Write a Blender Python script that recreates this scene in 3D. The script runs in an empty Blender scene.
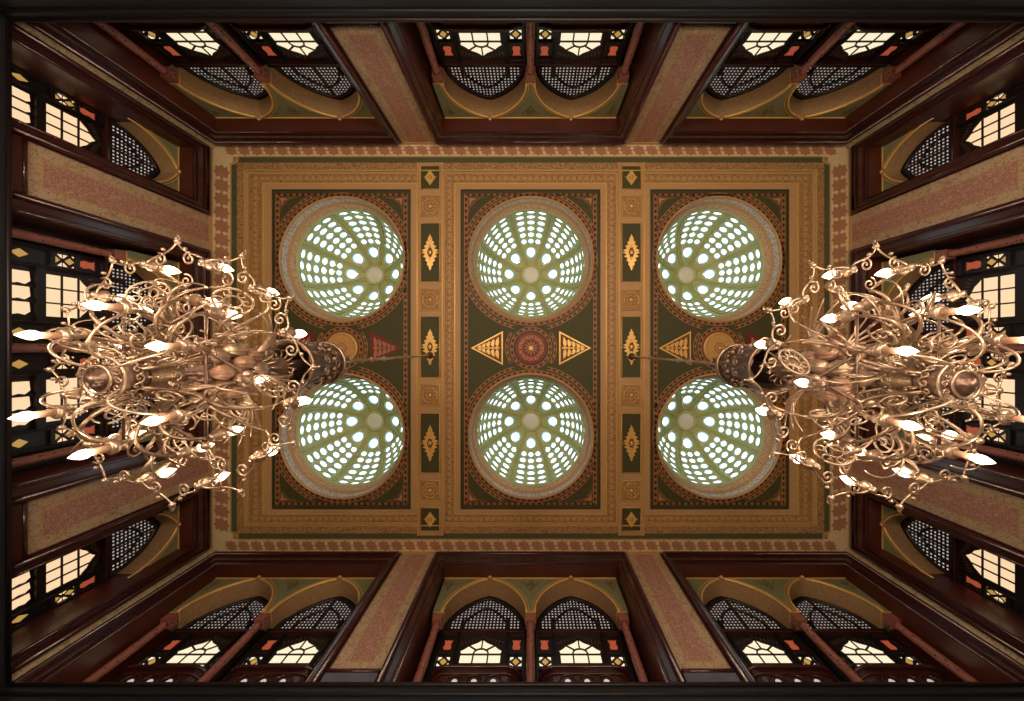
import bpy, bmesh, math, random
from math import pi, sin, cos, sqrt, radians as R
random.seed(7)
scn = bpy.context.scene
COL = scn.collection
U = 0.025          # one working unit in metres
CAMZ = 1.2         # camera height over the floor, metres
F = 340.0          # ceiling height over the camera, working units
HX, HY = 319.5, 205.0
VPX, VPY = 530.5, 348.0

# ------------------------------------------------------------------ materials
MATS = {}
def new_mat(name):
    m = bpy.data.materials.new(name); m.use_nodes = True
    nt = m.node_tree; b = nt.nodes['Principled BSDF']
    return m, nt, b
def mat(name, col, rough=.5, metal=0., var=.12, scale=6., bump=.0, coat=0., spec=.5):
    m, nt, b = new_mat(name)
    tc = nt.nodes.new('ShaderNodeTexCoord'); nz = nt.nodes.new('ShaderNodeTexNoise')
    nz.inputs['Scale'].default_value = scale; nz.inputs['Detail'].default_value = 5
    nt.links.new(tc.outputs['Object'], nz.inputs['Vector'])
    rmp = nt.nodes.new('ShaderNodeMix'); rmp.data_type = 'RGBA'
    rmp.inputs[6].default_value = (*[c*(1-var) for c in col], 1)
    rmp.inputs[7].default_value = (*[min(1, c*(1+var)) for c in col], 1)
    nt.links.new(nz.outputs['Fac'], rmp.inputs[0])
    nt.links.new(rmp.outputs[2], b.inputs['Base Color'])
    b.inputs['Roughness'].default_value = rough; b.inputs['Metallic'].default_value = metal
    b.inputs['Coat Weight'].default_value = coat
    b.inputs['Coat Roughness'].default_value = .15
    b.inputs['Specular IOR Level'].default_value = spec
    if bump:
        bp = nt.nodes.new('ShaderNodeBump'); bp.inputs['Strength'].default_value = bump
        bp.inputs['Distance'].default_value = .01
        nt.links.new(nz.outputs['Fac'], bp.inputs['Height']); nt.links.new(bp.outputs[0], b.inputs['Normal'])
    MATS[name] = m; return m
def stencil(name, a, b_, scale, thr=.5, rough=.6, kind='noise', soft=.04, dist=1.5, stretch=(1,1,1)):
    """two paint colours in a fine scrolling pattern"""
    m, nt, b = new_mat(name)
    tc = nt.nodes.new('ShaderNodeTexCoord'); mp = nt.nodes.new('ShaderNodeMapping')
    mp.inputs['Scale'].default_value = stretch
    nt.links.new(tc.outputs['Object'], mp.inputs['Vector'])
    if kind == 'noise':
        t = nt.nodes.new('ShaderNodeTexNoise'); t.inputs['Detail'].default_value = 1.5
        t.inputs['Distortion'].default_value = dist; out = t.outputs['Fac']
    elif kind == 'voronoi':
        t = nt.nodes.new('ShaderNodeTexVoronoi'); out = t.outputs['Distance']
        t.inputs['Randomness'].default_value = .6
    else:
        t = nt.nodes.new('ShaderNodeTexVoronoi'); out = t.outputs['Distance']
        t.inputs['Randomness'].default_value = 0.
    t.inputs['Scale'].default_value = scale
    nt.links.new(mp.outputs[0], t.inputs['Vector'])
    cr = nt.nodes.new('ShaderNodeValToRGB')
    cr.color_ramp.elements[0].position = thr-soft; cr.color_ramp.elements[0].color = (*a, 1)
    cr.color_ramp.elements[1].position = thr+soft; cr.color_ramp.elements[1].color = (*b_, 1)
    nt.links.new(out, cr.inputs['Fac'])
    nt.links.new(cr.outputs[0], b.inputs['Base Color'])
    b.inputs['Roughness'].default_value = rough
    MATS[name] = m; return m
def emit(name, col, s):
    m, nt, b = new_mat(name)
    b.inputs['Base Color'].default_value = (*[c*.3 for c in col], 1)
    b.inputs['Emission Color'].default_value = (*col, 1); b.inputs['Emission Strength'].default_value = s
    b.inputs['Roughness'].default_value = .3
    MATS[name] = m; return m
def clear_glass(name, tint, gloss=.12):
    m = bpy.data.materials.new(name); m.use_nodes = True; nt = m.node_tree; nt.nodes.clear()
    o = nt.nodes.new('ShaderNodeOutputMaterial'); mx = nt.nodes.new('ShaderNodeMixShader')
    t = nt.nodes.new('ShaderNodeBsdfTransparent'); g = nt.nodes.new('ShaderNodeBsdfGlossy')
    t.inputs[0].default_value = (*tint, 1); g.inputs['Roughness'].default_value = .1
    mx.inputs[0].default_value = gloss
    nt.links.new(t.outputs[0], mx.inputs[1]); nt.links.new(g.outputs[0], mx.inputs[2]); nt.links.new(mx.outputs[0], o.inputs[0])
    MATS[name] = m; return m

mat('mahogany', (.042, .009, .010), .26, var=.4, scale=3, coat=.6)
mat('mahogany_lining', (.068, .013, .006), .42, var=.35, scale=2.5, coat=.2)
mat('dark_wood', (.012, .007, .008), .38, var=.4, scale=8)
mat('dark_red_wood', (.045, .010, .007), .35, var=.4, scale=8, coat=.3)
mat('cornice_black', (.010, .0115, .016), .45, var=.3, scale=3)
mat('gold', (.62, .38, .12), .42, metal=.25, var=.25, scale=30, bump=.2)
mat('bright_gold', (.85, .55, .17), .35, metal=.35, var=.15, scale=40)
mat('ochre', (.34, .19, .075), .6, var=.2, scale=18)
mat('ochre_light', (.45, .28, .125), .6, var=.15, scale=18)
mat('cream', (.66, .52, .30), .65, var=.15, scale=12)
mat('leaf_red', (.38, .18, .10), .65, var=.2, scale=15)
mat('field_green', (.050, .050, .014), .65, var=.12, scale=6)
mat('line_green', (.075, .085, .035), .65, var=.15, scale=9)
mat('spandrel_green', (.20, .215, .11), .6, var=.15, scale=10)
mat('bead_orange', (.42, .12, .030), .5, var=.2, scale=30)
mat('bead_black', (.016, .016, .010), .5, var=.2, scale=30)
mat('band_brown', (.13, .055, .02), .6, var=.2, scale=20)
mat('oxblood', (.16, .020, .012), .5, var=.2, scale=20)
mat('dome_green', (.46, .50, .24), .55, var=.12, scale=6)
mat('dome_green_dark', (.36, .42, .19), .55, var=.12, scale=6)
mat('frosted', (.75, .76, .74), .4, var=.04)
mat('brass', (.33, .235, .165), .34, metal=.85, var=.5, scale=30, bump=.4)
mat('brass_pale', (.50, .38, .29), .32, metal=.8, var=.4, scale=30, bump=.3)
mat('brass_dark', (.19, .125, .10), .36, metal=.8, var=.5, scale=30, bump=.5)
mat('rose_glass', (.34, .205, .145), .28, metal=.3, var=.4, scale=30, bump=.4)
mat('candle', (.42, .25, .17), .5, var=.1)
mat('floor_stone', (.30, .23, .16), .5, var=.2, scale=2)
mat('lower_plaster', (.22, .14, .09), .7, var=.2, scale=2)
stencil('ochre_scroll', (.23, .11, .04), (.44, .27, .115), 14, .5, dist=2.5)
stencil('ochre_fine', (.24, .12, .04), (.40, .23, .085), 22, .48, dist=1.5)
stencil('gilt_scroll', (.13, .06, .02), (.85, .52, .16), 26, .49, rough=.4, dist=3, soft=.02)
stencil('dark_scroll', (.055, .045, .016), (.26, .12, .035), 24, .52, dist=2.5, soft=.02)
stencil('pier_border', (.47, .35, .22), (.31, .17, .11), 15, .56, dist=2.2, soft=.04)
stencil('pier_pink', (.34, .155, .115), (.50, .34, .25), 20, .56, dist=2.6, soft=.05)
stencil('corner_strip', (.46, .36, .22), (.30, .21, .13), 12, .55)
stencil('soffit_gold', (.29, .175, .08), (.39, .25, .12), 24, .5, dist=1.5, soft=.1)
stencil('drum_check', (.20, .17, .15), (.50, .47, .43), 20, .38, kind='voronoi', soft=.05)
stencil('drum_scroll', (.28, .13, .075), (.52, .38, .24), 22, .36, kind='voronoi', soft=.05)
stencil('marble_pink', (.05, .02, .02), (.29, .105, .08), 15, .24, rough=.25, kind='voronoi', soft=.05)
stencil('red_scroll', (.17, .022, .014), (.55, .22, .10), 24, .53, rough=.5, dist=2.6, soft=.03)
stencil('green_gilt', (.10, .10, .04), (.55, .36, .13), 22, .60, dist=2.6, soft=.03)
emit('pane_peach', (1.0, .70, .42), .95)
emit('pane_cream', (1.0, .86, .60), 1.0)
emit('pane_yellow', (1.0, .58, .14), .42)
emit('pane_red', (.90, .17, .08), .33)
emit('pane_pale', (1.0, .88, .82), .50)
clear_glass('lens_glass', (.95, 1.0, .99), .05)
clear_glass('rim_glass', (.15, .27, .27), .08)
# bulb: clear envelope full of light
m = bpy.data.materials.new('bulb_glow'); m.use_nodes = True; nt = m.node_tree; nt.nodes.clear()
o = nt.nodes.new('ShaderNodeOutputMaterial'); mx = nt.nodes.new('ShaderNodeMixShader'); t = nt.nodes.new('ShaderNodeBsdfTransparent')
e = nt.nodes.new('ShaderNodeEmission'); e.inputs[0].default_value = (1, .80, .52, 1); e.inputs[1].default_value = 9
mx.inputs[0].default_value = .5
nt.links.new(t.outputs[0], mx.inputs[1]); nt.links.new(e.outputs[0], mx.inputs[2]); nt.links.new(mx.outputs[0], o.inputs[0])
MATS['bulb_glow'] = m

# ------------------------------------------------------------------ mesh builder
class MB:
    def __init__(s): s.v = []; s.f = []; s.m = []; s.names = []; s.sm = []
    def mi(s, name):
        if name not in s.names: s.names.append(name)
        return s.names.index(name)
    def add(s, verts, faces, m, smooth=False):
        o = len(s.v); k = s.mi(m); s.v += [tuple(p) for p in verts]
        for f in faces: s.f.append([i+o for i in f]); s.m.append(k); s.sm.append(smooth)
    def box(s, x0, x1, y0, y1, z0, z1, m):
        v = [(x, y, z) for z in (z0, z1) for y in (y0, y1) for x in (x0, x1)]
        s.add(v, [(0,1,3,2),(4,6,7,5),(0,4,5,1),(2,3,7,6),(0,2,6,4),(1,5,7,3)], m)
    def prism(s, poly, fn, a, b, m, smooth=False):
        """poly: 2-D outline; fn(p, t) -> 3-D; between a and b"""
        n = len(poly)
        v = [fn(p, a) for p in poly]+[fn(p, b) for p in poly]
        f = [tuple(range(n)), tuple(range(2*n-1, n-1, -1))]+[(i, (i+1) % n, n+(i+1) % n, n+i) for i in range(n)]
        s.add(v, f, m, smooth)
    def flat(s, poly, z0, z1, m): s.prism(poly, lambda p, t: (p[0], p[1], t), z0, z1, m)
    def wallp(s, poly, d0, d1, m): s.prism(poly, lambda p, t: (p[0], t, p[1]), d0, d1, m)
    def tube(s, pts, r, m, n=6, closed=False):
        k = len(pts); rr = r if isinstance(r, (list, tuple)) else [r]*k
        V = []
        prev = None
        for i, p in enumerate(pts):
            a = pts[(i-1) % k] if (closed or i > 0) else p
            b = pts[(i+1) % k] if (closed or i < k-1) else p
            t = [b[j]-a[j] for j in range(3)]; L = sqrt(sum(c*c for c in t)) or 1; t = [c/L for c in t]
            if prev is None:
                h = (0, 0, 1) if abs(t[2]) < .9 else (1, 0, 0)
            else: h = prev
            dt = sum(h[j]*t[j] for j in range(3)); nx = [h[j]-dt*t[j] for j in range(3)]
            L = sqrt(sum(c*c for c in nx)) or 1; nx = [c/L for c in nx]; prev = nx
            by = [t[1]*nx[2]-t[2]*nx[1], t[2]*nx[0]-t[0]*nx[2], t[0]*nx[1]-t[1]*nx[0]]
            for q in range(n):
                c, si = cos(2*pi*q/n)*rr[i], sin(2*pi*q/n)*rr[i]
                V.append([p[j]+nx[j]*c+by[j]*si for j in range(3)])
        fs = []
        for i in range(k if closed else k-1):
            j = (i+1) % k
            for q in range(n): fs.append((i*n+q, i*n+(q+1) % n, j*n+(q+1) % n, j*n+q))
        if not closed: fs += [tuple(range(n)), tuple(range((k-1)*n, k*n))]
        s.add(V, fs, m, True)
    def lathe(s, prof, m, c=(0,0), n=24, flute=0, fdepth=0., smooth=True, cap=True):
        V = []; k = len(prof)
        for r, z in prof:
            for q in range(n):
                a = 2*pi*q/n; rr = r*(1+fdepth*cos(flute*a)) if flute else r
                V.append((c[0]+rr*cos(a), c[1]+rr*sin(a), z))
        fs = [(i*n+q, i*n+(q+1) % n, (i+1)*n+(q+1) % n, (i+1)*n+q) for i in range(k-1) for q in range(n)]
        s.add(V, fs, m, smooth)
        if cap:
            s.add(V[:n], [tuple(range(n))], m); s.add(V[-n:], [tuple(range(n))], m)
    def ball(s, c, r, m, nu=10, nv=6, sc=(1,1,1)):
        V = []
        for j in range(nv+1):
            t = pi*j/nv
            for i in range(nu):
                a = 2*pi*i/nu
                V.append((c[0]+r*sc[0]*sin(t)*cos(a), c[1]+r*sc[1]*sin(t)*sin(a), c[2]+r*sc[2]*cos(t)))
        s.add(V, [(j*nu+i, j*nu+(i+1) % nu, (j+1)*nu+(i+1) % nu, (j+1)*nu+i) for j in range(nv) for i in range(nu)], m, True)
    def ellipsoid_dir(s, c, d, L, r, m, n=10, k=8, prof=None):
        """spindle along unit vector d"""
        pts = []; rr = []
        for i in range(k+1):
            t = i/k; pts.append([c[j]+d[j]*L*t for j in range(3)])
            rr.append(max(.02, r*(prof(t) if prof else sin(pi*t))))
        s.tube(pts, rr, m, n)
    def data(s, name):
        me = bpy.data.meshes.new(name)
        me.from_pydata([(x*U, y*U, z*U) for x, y, z in s.v], [], s.f)
        for nm in s.names: me.materials.append(MATS[nm])
        me.polygons.foreach_set('material_index', s.m); me.polygons.foreach_set('use_smooth', s.sm)
        bm = bmesh.new(); bm.from_mesh(me); bmesh.ops.remove_doubles(bm, verts=bm.verts, dist=1e-6)
        bmesh.ops.recalc_face_normals(bm, faces=bm.faces); bm.to_mesh(me); bm.free()
        me.update(); return me
    def build(s, name, parent=None, loc=(0,0,0), rz=0.):
        o = bpy.data.objects.new(name, s.data(name)); COL.objects.link(o)
        if parent is not None: o.parent = parent
        o.location = tuple(c*U for c in loc) if parent is not None else (loc[0]*U, loc[1]*U, loc[2]*U+CAMZ)
        o.rotation_euler = (0, 0, rz)
        return o
def tag(o, label=None, cat=None, group=None, kind=None):
    if label: o['label'] = label
    if cat: o['category'] = cat
    if group: o['group'] = group
    if kind: o['kind'] = kind
    return o
def empty(name, loc=(0,0,0), rz=0.):
    o = bpy.data.objects.new(name, None); COL.objects.link(o); o.empty_display_size = .1
    o.location = (loc[0]*U, loc[1]*U, loc[2]*U+CAMZ); o.rotation_euler = (0,0,rz); return o
def copy_tree(o, parent=None):
    c = o.copy(); COL.objects.link(c)
    for k in ('label', 'category', 'group', 'kind'):
        if parent is None and k in c and k != 'category': del c[k]
    if parent is not None: c.parent = parent
    for ch in list(o.children): copy_tree(ch, c)
    return c
def place(o, loc, rz=0.):
    o.location = (loc[0]*U, loc[1]*U, loc[2]*U+CAMZ); o.rotation_euler = (0,0,rz)
def arch(t): t = min(1, abs(t)); return .78*sqrt(max(0, 1-t*t))+.22*(1-t)
# wall id -> (rotation, function(u) -> wall point). local +y is outward, local x follows the wall
WALL = {'front': (0., lambda u: (u, HY, 0)), 'back': (pi, lambda u: (u, -HY, 0)),
        'left': (pi/2, lambda u: (-HX, u, 0)), 'right': (-pi/2, lambda u: (HX, u, 0))}

# ------------------------------------------------------------------ room shell
LED = 204.0; DEEP = 46.0
FLOOR = -CAMZ/U
fl = MB(); fl.box(-HX-60, HX+60, -HY-60, HY+60, FLOOR-6, FLOOR, 'floor_stone'); tag(fl.build('floor'), 'pale stone floor below the picture', 'floor', kind='structure')

DOMES = [(-188, -88.5), (0.5, -88.5), (188, -88.5), (-188, 88), (0.5, 88), (188, 88)]
RD = 61.0
def ringcell(mb, x0, x1, y0, y1, cx, cy, r, z, m, n=64):
    V = []; O = []
    for i in range(n):
        a = 2*pi*(i+.5)/n; c, s_ = cos(a), sin(a)
        V.append((cx+r*c, cy+r*s_, z))
        tx = ((x1 if c > 0 else x0)-cx)/c if abs(c) > 1e-9 else 1e9
        ty = ((y1 if s_ > 0 else y0)-cy)/s_ if abs(s_) > 1e-9 else 1e9
        t = min(tx, ty); O.append((cx+t*c, cy+t*s_, z, 'x' if tx < ty else 'y'))
    vs = V+[o[:3] for o in O]; fs = []
    for i in range(n):
        j = (i+1) % n
        if O[i][3] != O[j][3]:
            xx = x1 if (O[i][0] > cx and abs(O[i][0]-x1) < 1e-6) or abs(O[j][0]-x1) < 1e-6 else x0
            yy = y1 if abs(O[i][1]-y1) < 1e-6 or abs(O[j][1]-y1) < 1e-6 else y0
            vs.append((xx, yy, z)); fs.append((i, j, n+j, len(vs)-1, n+i))
        else: fs.append((i, j, n+j, n+i))
    mb.add(vs, fs, m)
def plate(mb, x0, x1, y0, y1, z, m, cells):
    """plate with round holes; cells = [(cx, cy, r)] sorted by y, stacked"""
    cells = sorted(cells, key=lambda c: c[1]); ys = y0
    for i, (cx, cy, r) in enumerate(cells):
        yn = y1 if i == len(cells)-1 else (cells[i][1]+cells[i+1][1])/2
        ringcell(mb, x0, x1, ys, yn, cx, cy, r, z, m); ys = yn
ce = MB()
E = 70
for x0, x1, cx in ((-HX-E, -100, -188), (-100, 100, .5), (100, HX+E, 188)):
    plate(ce, x0, x1, -HY-E, HY+E, F, 'ochre', [(cx, -88.5, RD), (cx, 88, RD)])
    plate(ce, x0, x1, -HY-E, HY+E, F+3, 'ochre', [(cx, -88.5, RD), (cx, 88, RD)])
ceiling = tag(ce.build('ceiling'), 'flat ochre painted ceiling pierced by six round domes', 'ceiling', kind='structure')

def rect_ring(mb, x0, x1, y0, y1, w, z0, z1, m):
    mb.box(x0, x1, y0, y0+w, z0, z1, m); mb.box(x0, x1, y1-w, y1, z0, z1, m)
    mb.box(x0, x0+w, y0+w, y1-w, z0, z1, m); mb.box(x1-w, x1, y0+w, y1-w, z0, z1, m)

# leaf border running round the ceiling edge
tr = MB()
def strip(mb, x0, x1, y0, y1, w, z0, z1, m): rect_ring(mb, x0, x1, y0, y1, w, z0, z1, m)
tr.box(-HX, HX, -HY, -HY+14, F-.4, F, 'cream'); tr.box(-HX, HX, HY-14, HY, F-.4, F, 'cream')
tr.box(-HX, -HX+22, -HY+14, HY-14, F-.4, F, 'cream'); tr.box(HX-22, HX, -HY+14, HY-14, F-.4, F, 'cream')
rect_ring(tr, -HX, HX, -HY, HY, 1.6, F-.9, F-.4, 'ochre_light')
mot = [(-4.6,-3.6),(-1.5,-3.6),(-.6,-4.8),(1.2,-3.4),(3.8,-3.4),(3.0,-1.2),(5.2,-.2),(4.0,1.4),(5.4,3.6),(2.2,3.6),(1.0,4.8),(-.8,3.4),(-3.4,3.4),(-2.6,1.4),(-5.0,.2),(-3.8,-1.4)]
def motif(cx, cy, sx, sy, sw=False, mir=1):
    p = [((cx+y*sx, cy+mir*x*sy) if sw else (cx+mir*x*sx, cy+y*sy)) for x, y in mot]
    tr.flat(p, F-.55, F-.4, 'leaf_red')
n = 48
for i in range(n):
    x = -HX+14+(2*HX-28)*(i+.5)/n
    motif(x, -HY+7.6, 1.25, 1.12); motif(x, HY-7.6, 1.25, 1.12)
n = 27
for i in range(n):
    y = -HY+22+(2*HY-44)*(i+.5)/n
    motif(-HX+11, y, 1.75, 1.4, True); motif(HX-11, y, 1.75, 1.4, True, -1)
tag(tr.build('trim_1'), 'cream border with stepped red leaf pattern round the ceiling edge', 'trim', kind='structure')
# green line with notched corners
tg = MB()
GX, GY, GW = 298.5, 190.5, 5.0
def notched(gx, gy, w, nt_, z0, z1, m, mb):
    mb.box(-gx+nt_, gx-nt_, -gy, -gy+w, z0, z1, m); mb.box(-gx+nt_, gx-nt_, gy-w, gy, z0, z1, m)
    mb.box(-gx, -gx+w, -gy+nt_, gy-nt_, z0, z1, m); mb.box(gx-w, gx, -gy+nt_, gy-nt_, z0, z1, m)
    for sx in (-1, 1):
        for sy in (-1, 1):
            p = [(gx, gy-nt_), (gx-nt_*.35, gy-nt_*.8), (gx-nt_*.8, gy-nt_*.35), (gx-nt_, gy), (gx-nt_, gy-w), (gx-nt_-w*.3, gy-nt_*.5-w), (gx-nt_*.5-w, gy-nt_-w*.3), (gx-w, gy-nt_)]
            mb.flat([(sx*x, sy*y) for x, y in p], z0, z1, m)
notched(GX, GY, GW, 8, F-.5, F, 'line_green', tg)
notched(GX+1.2, GY+1.2, 1.2, 8, F-.8, F-.3, 'ochre_light', tg)
tag(tg.build('trim_2'), 'green painted line with notched corners framing the ceiling panels', 'trim', kind='structure')
# ochre bands between the green line and the coffers
tb = MB()
PX = [(-257.5, -119.5), (-69.5, 69.5), (119.5, 257.5)]; PY0, PY1 = -158.0, 160.5
def band_rect(x0, x1, y0, y1, seq):
    o = 0
    for w, z, m in seq:
        rect_ring(tb, x0+o, x1-o, y0+o, y1-o, w, F-z, F, m); o += w
rect_ring(tb, -293, 293, -185, 185, 7.5, F-.9, F, 'ochre_scroll')
rect_ring(tb, -285.5, 285.5, -177.5, 177.5, 1.2, F-1.5, F, 'gold')
for (x0, x1) in PX:
    xa, xb = x0-27 if x0 < -200 else x0-18, x1+27 if x1 > 200 else x1+18
    ya, yb = -176, 176
    # nested bands : widths fitted to each side
    L = xa; Rr = xb
    def ring4(l, r, b_, t_, l2, r2, b2, t2, z, m):
        tb.box(l, r, b_, b2, F-z, F, m); tb.box(l, r, t2, t_, F-z, F, m)
        tb.box(l, l2, b2, t2, F-z, F, m); tb.box(r2, r, b2, t2, F-z, F, m)
    wl, wr, wb, wt = x0-xa, xb-x1, PY0-ya, yb-PY1
    fr = [(0, .12, .8, 'ochre_light'), (.12, .62, .5, 'ochre_fine'), (.62, .70, 1.0, 'gold'), (.70, .97, .8, 'ochre_light'), (.97, 1., 1.3, 'ochre')]
    for a, b_, z, m in fr:
        ring4(xa+wl*a, xb-wr*a, ya+wb*a, yb-wt*a, xa+wl*b_, xb-wr*b_, ya+wb*b_, yb-wt*b_, z, m)
    # small raised scallops along the patterned band
    yy = ya+wb*.38; y2 = yb-wt*.38; xx = xa+wl*.38; x2 = xb-wr*.38
    k = int((x2-xx)/6.2)
    for i in range(k+1):
        x = xx+(x2-xx)*i/k
        for y, sg in ((yy, 1), (y2, -1)):
            tb.flat([(x-2.4, y+2.2*sg), (x-2.0, y-.8*sg), (x, y-2.4*sg), (x+2.0, y-.8*sg), (x+2.4, y+2.2*sg), (x, y+.8*sg)], F-.8, F-.4, 'ochre_light')
    k = int((y2-yy)/6.2)
    for i in range(1, k):
        y = yy+(y2-yy)*i/k
        for x, sg in ((xx, 1), (x2, -1)):
            tb.flat([(x+2.2*sg, y-2.4), (x-.8*sg, y-2.0), (x-2.4*sg, y), (x-.8*sg, y+2.0), (x+2.2*sg, y+2.4), (x+.8*sg, y)], F-.8, F-.4, 'ochre_light')
tag(tb.build('trim_3'), 'gilded ochre scrollwork bands around the three dark green ceiling panels', 'trim', kind='structure')

# ------------------------------------------------------------------ ceiling panels (three) and beams (two)
def bead_path(mb, pts, w, z0, closed=False, step=3.0):
    """brown strip with alternating orange and black beads and thin gilt edges"""
    k = len(pts); nrm = []
    for i in range(k):
        a = pts[(i-1) % k] if (closed or i > 0) else pts[i]; b = pts[(i+1) % k] if (closed or i < k-1) else pts[i]
        tx, ty = b[0]-a[0], b[1]-a[1]; L = sqrt(tx*tx+ty*ty) or 1; nrm.append((-ty/L, tx/L))
    def rib(o0, o1, za, zb, m):
        rng = range(k if closed else k-1)
        for i in rng:
            j = (i+1) % k
            q = [(pts[i][0]+nrm[i][0]*o0, pts[i][1]+nrm[i][1]*o0), (pts[j][0]+nrm[j][0]*o0, pts[j][1]+nrm[j][1]*o0),
                 (pts[j][0]+nrm[j][0]*o1, pts[j][1]+nrm[j][1]*o1), (pts[i][0]+nrm[i][0]*o1, pts[i][1]+nrm[i][1]*o1)]
            mb.add([(p[0], p[1], zb) for p in q]+[(p[0], p[1], za) for p in q], [(0,1,2,3), (0,1,5,4), (2,3,7,6)], m)
    rib(-w/2, w/2, z0, z0-.3, 'band_brown')
    rib(-w/2-.5, -w/2+.1, z0, z0-.6, 'ochre'); rib(w/2-.1, w/2+.5, z0, z0-.6, 'ochre')
    acc = 0.; idx = 0
    seg = list(zip(pts, pts[1:]+pts[:1])) if closed else list(zip(pts, pts[1:]))
    total = sum(sqrt((b[0]-a[0])**2+(b[1]-a[1])**2) for a, b in seg)
    cnt = max(1, int(total/step)); cnt += cnt % 2; st = total/cnt; nxt = st/2
    for a, b in seg:
        L = sqrt((b[0]-a[0])**2+(b[1]-a[1])**2)
        if L == 0: continue
        tx, ty = (b[0]-a[0])/L, (b[1]-a[1])/L
        while nxt <= acc+L+1e-6 and idx < cnt:
            t = nxt-acc; cx, cy = a[0]+tx*t, a[1]+ty*t; h, g = st*.33, w*.36
            q = [(cx+tx*h*sa-ty*g*sb, cy+ty*h*sa+tx*g*sb) for sa, sb in ((-1,-1),(1,-1),(1,1),(-1,1))]
            mb.add([(p[0], p[1], z0-.6) for p in q]+[(p[0], p[1], z0-.3) for p in q], [(0,1,2,3),(0,1,5,4),(1,2,6,5),(2,3,7,6),(3,0,4,7)], 'bead_orange' if idx % 2 else 'bead_black')
            nxt += st; idx += 1
        acc += L
def arc(cx, cy, r, a0, a1, n=24): return [(cx+r*cos(a0+(a1-a0)*i/n), cy+r*sin(a0+(a1-a0)*i/n)) for i in range(n+1)]
def medallion(par, kind):
    mb = MB(); z = F-.5
    def disc(r, za, zb, m, n=40): mb.flat([(r*cos(2*pi*i/n), r*sin(2*pi*i/n)) for i in range(n)], zb, za, m)
    if kind == 'red':
        disc(17.5, z, z-.6, 'bead_black'); disc(16, z, z-.9, 'oxblood'); disc(13.2, z, z-1.1, 'red_scroll'); disc(8.6, z, z-1.3, 'oxblood')
        for i in range(16):
            a = 2*pi*i/16; mb.ball((10.9*cos(a), 10.9*sin(a), z-1.1), .9, 'ochre_light', 8, 5, (1,1,.4))
        for i in range(12):
            a = 2*pi*i/12
            mb.flat([(2*cos(a), 2*sin(a)), (5.2*cos(a-.16), 5.2*sin(a-.16)), (7.6*cos(a), 7.6*sin(a)), (5.2*cos(a+.16), 5.2*sin(a+.16))], z-1.7, z-1.3, 'leaf_red')
        st = [((3.6 if i % 2 == 0 else 1.5)*cos(2*pi*i/16), (3.6 if i % 2 == 0 else 1.5)*sin(2*pi*i/16)) for i in range(16)]
        mb.flat(st, z-2.1, z-1.3, 'bright_gold')
    else:
        disc(17.5, z, z-.6, 'band_brown'); disc(15.8, z, z-1.0, 'ochre_light')
        mb.lathe([(15.8, z-.9), (15.2, z-1.9), (13.8, z-1.9), (13.2, z-1)], 'gold', n=40, cap=False)
        for i in range(24):
            a = 2*pi*i/24
            mb.flat([(5*cos(a-.10), 5*sin(a-.10)), (12*cos(a-.10), 12*sin(a-.10)), (13*cos(a), 13*sin(a)), (12*cos(a+.10), 12*sin(a+.10)), (5*cos(a+.10), 5*sin(a+.10))], z-1.7, z-1.0, 'gold')
        disc(5.4, z, z-2.0, 'leaf_red')
        for i in range(8):
            a = 2*pi*i/8; mb.ball((3.4*cos(a), 3.4*sin(a), z-2.1), 1.1, 'gold', 8, 5, (1,1,.5))
        mb.ball((0,0,z-2.2), 1.5, 'bright_gold', 10, 6, (1,1,.6))
    return mb.build('medallion', par)
def gold_triangle(par, sx, kind):
    mb = MB(); z = F-.5
    T = [(sx*28, -17), (sx*28, 17), (sx*60, 0)]
    def ins(T, d):
        cx, cy = sum(p[0] for p in T)/3, sum(p[1] for p in T)/3
        return [(cx+(x-cx)*(1-d), cy+(y-cy)*(1-d)) for x, y in T]
    if kind == 'gold':
        mb.flat(T, z-.5, z, 'bright_gold'); mb.flat(ins(T, .14), z-.7, z, 'band_brown'); leaf = 'bright_gold'
    else:
        mb.flat(T, z-.5, z, 'oxblood'); mb.flat(ins(T, .14), z-.7, z, 'oxblood'); leaf = 'leaf_red'
    # palmette: stem, paired leaves, scrolls
    mb.flat([(sx*31, -.7), (sx*54, -.3), (sx*54, .3), (sx*31, .7)], z-1.1, z-.6, leaf)
    for x, h in ((33, 11), (37.5, 9), (42, 6.8), (46.5, 4.6), (50.5, 2.6)):
        for sy in (-1, 1):
            mb.flat([(sx*x, sy*.5), (sx*(x-1.2), sy*h*.55), (sx*(x-.6), sy*h), (sx*(x+1.6), sy*h*.75), (sx*(x+2.6), sy*h*.35)], z-1.1, z-.6, leaf)
            if h > 5: mb.ball((sx*(x+2.9), sy*h*.62, z-.8), .85, leaf, 7, 4, (1,1,.4))
    mb.ball((sx*34, 0, z-.9), 2.4, leaf, 10, 5, (1,1,.35))
    return mb.build('triangle_ornament', par)
LR = {0: 'left', 1: 'centre', 2: 'right'}
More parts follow.
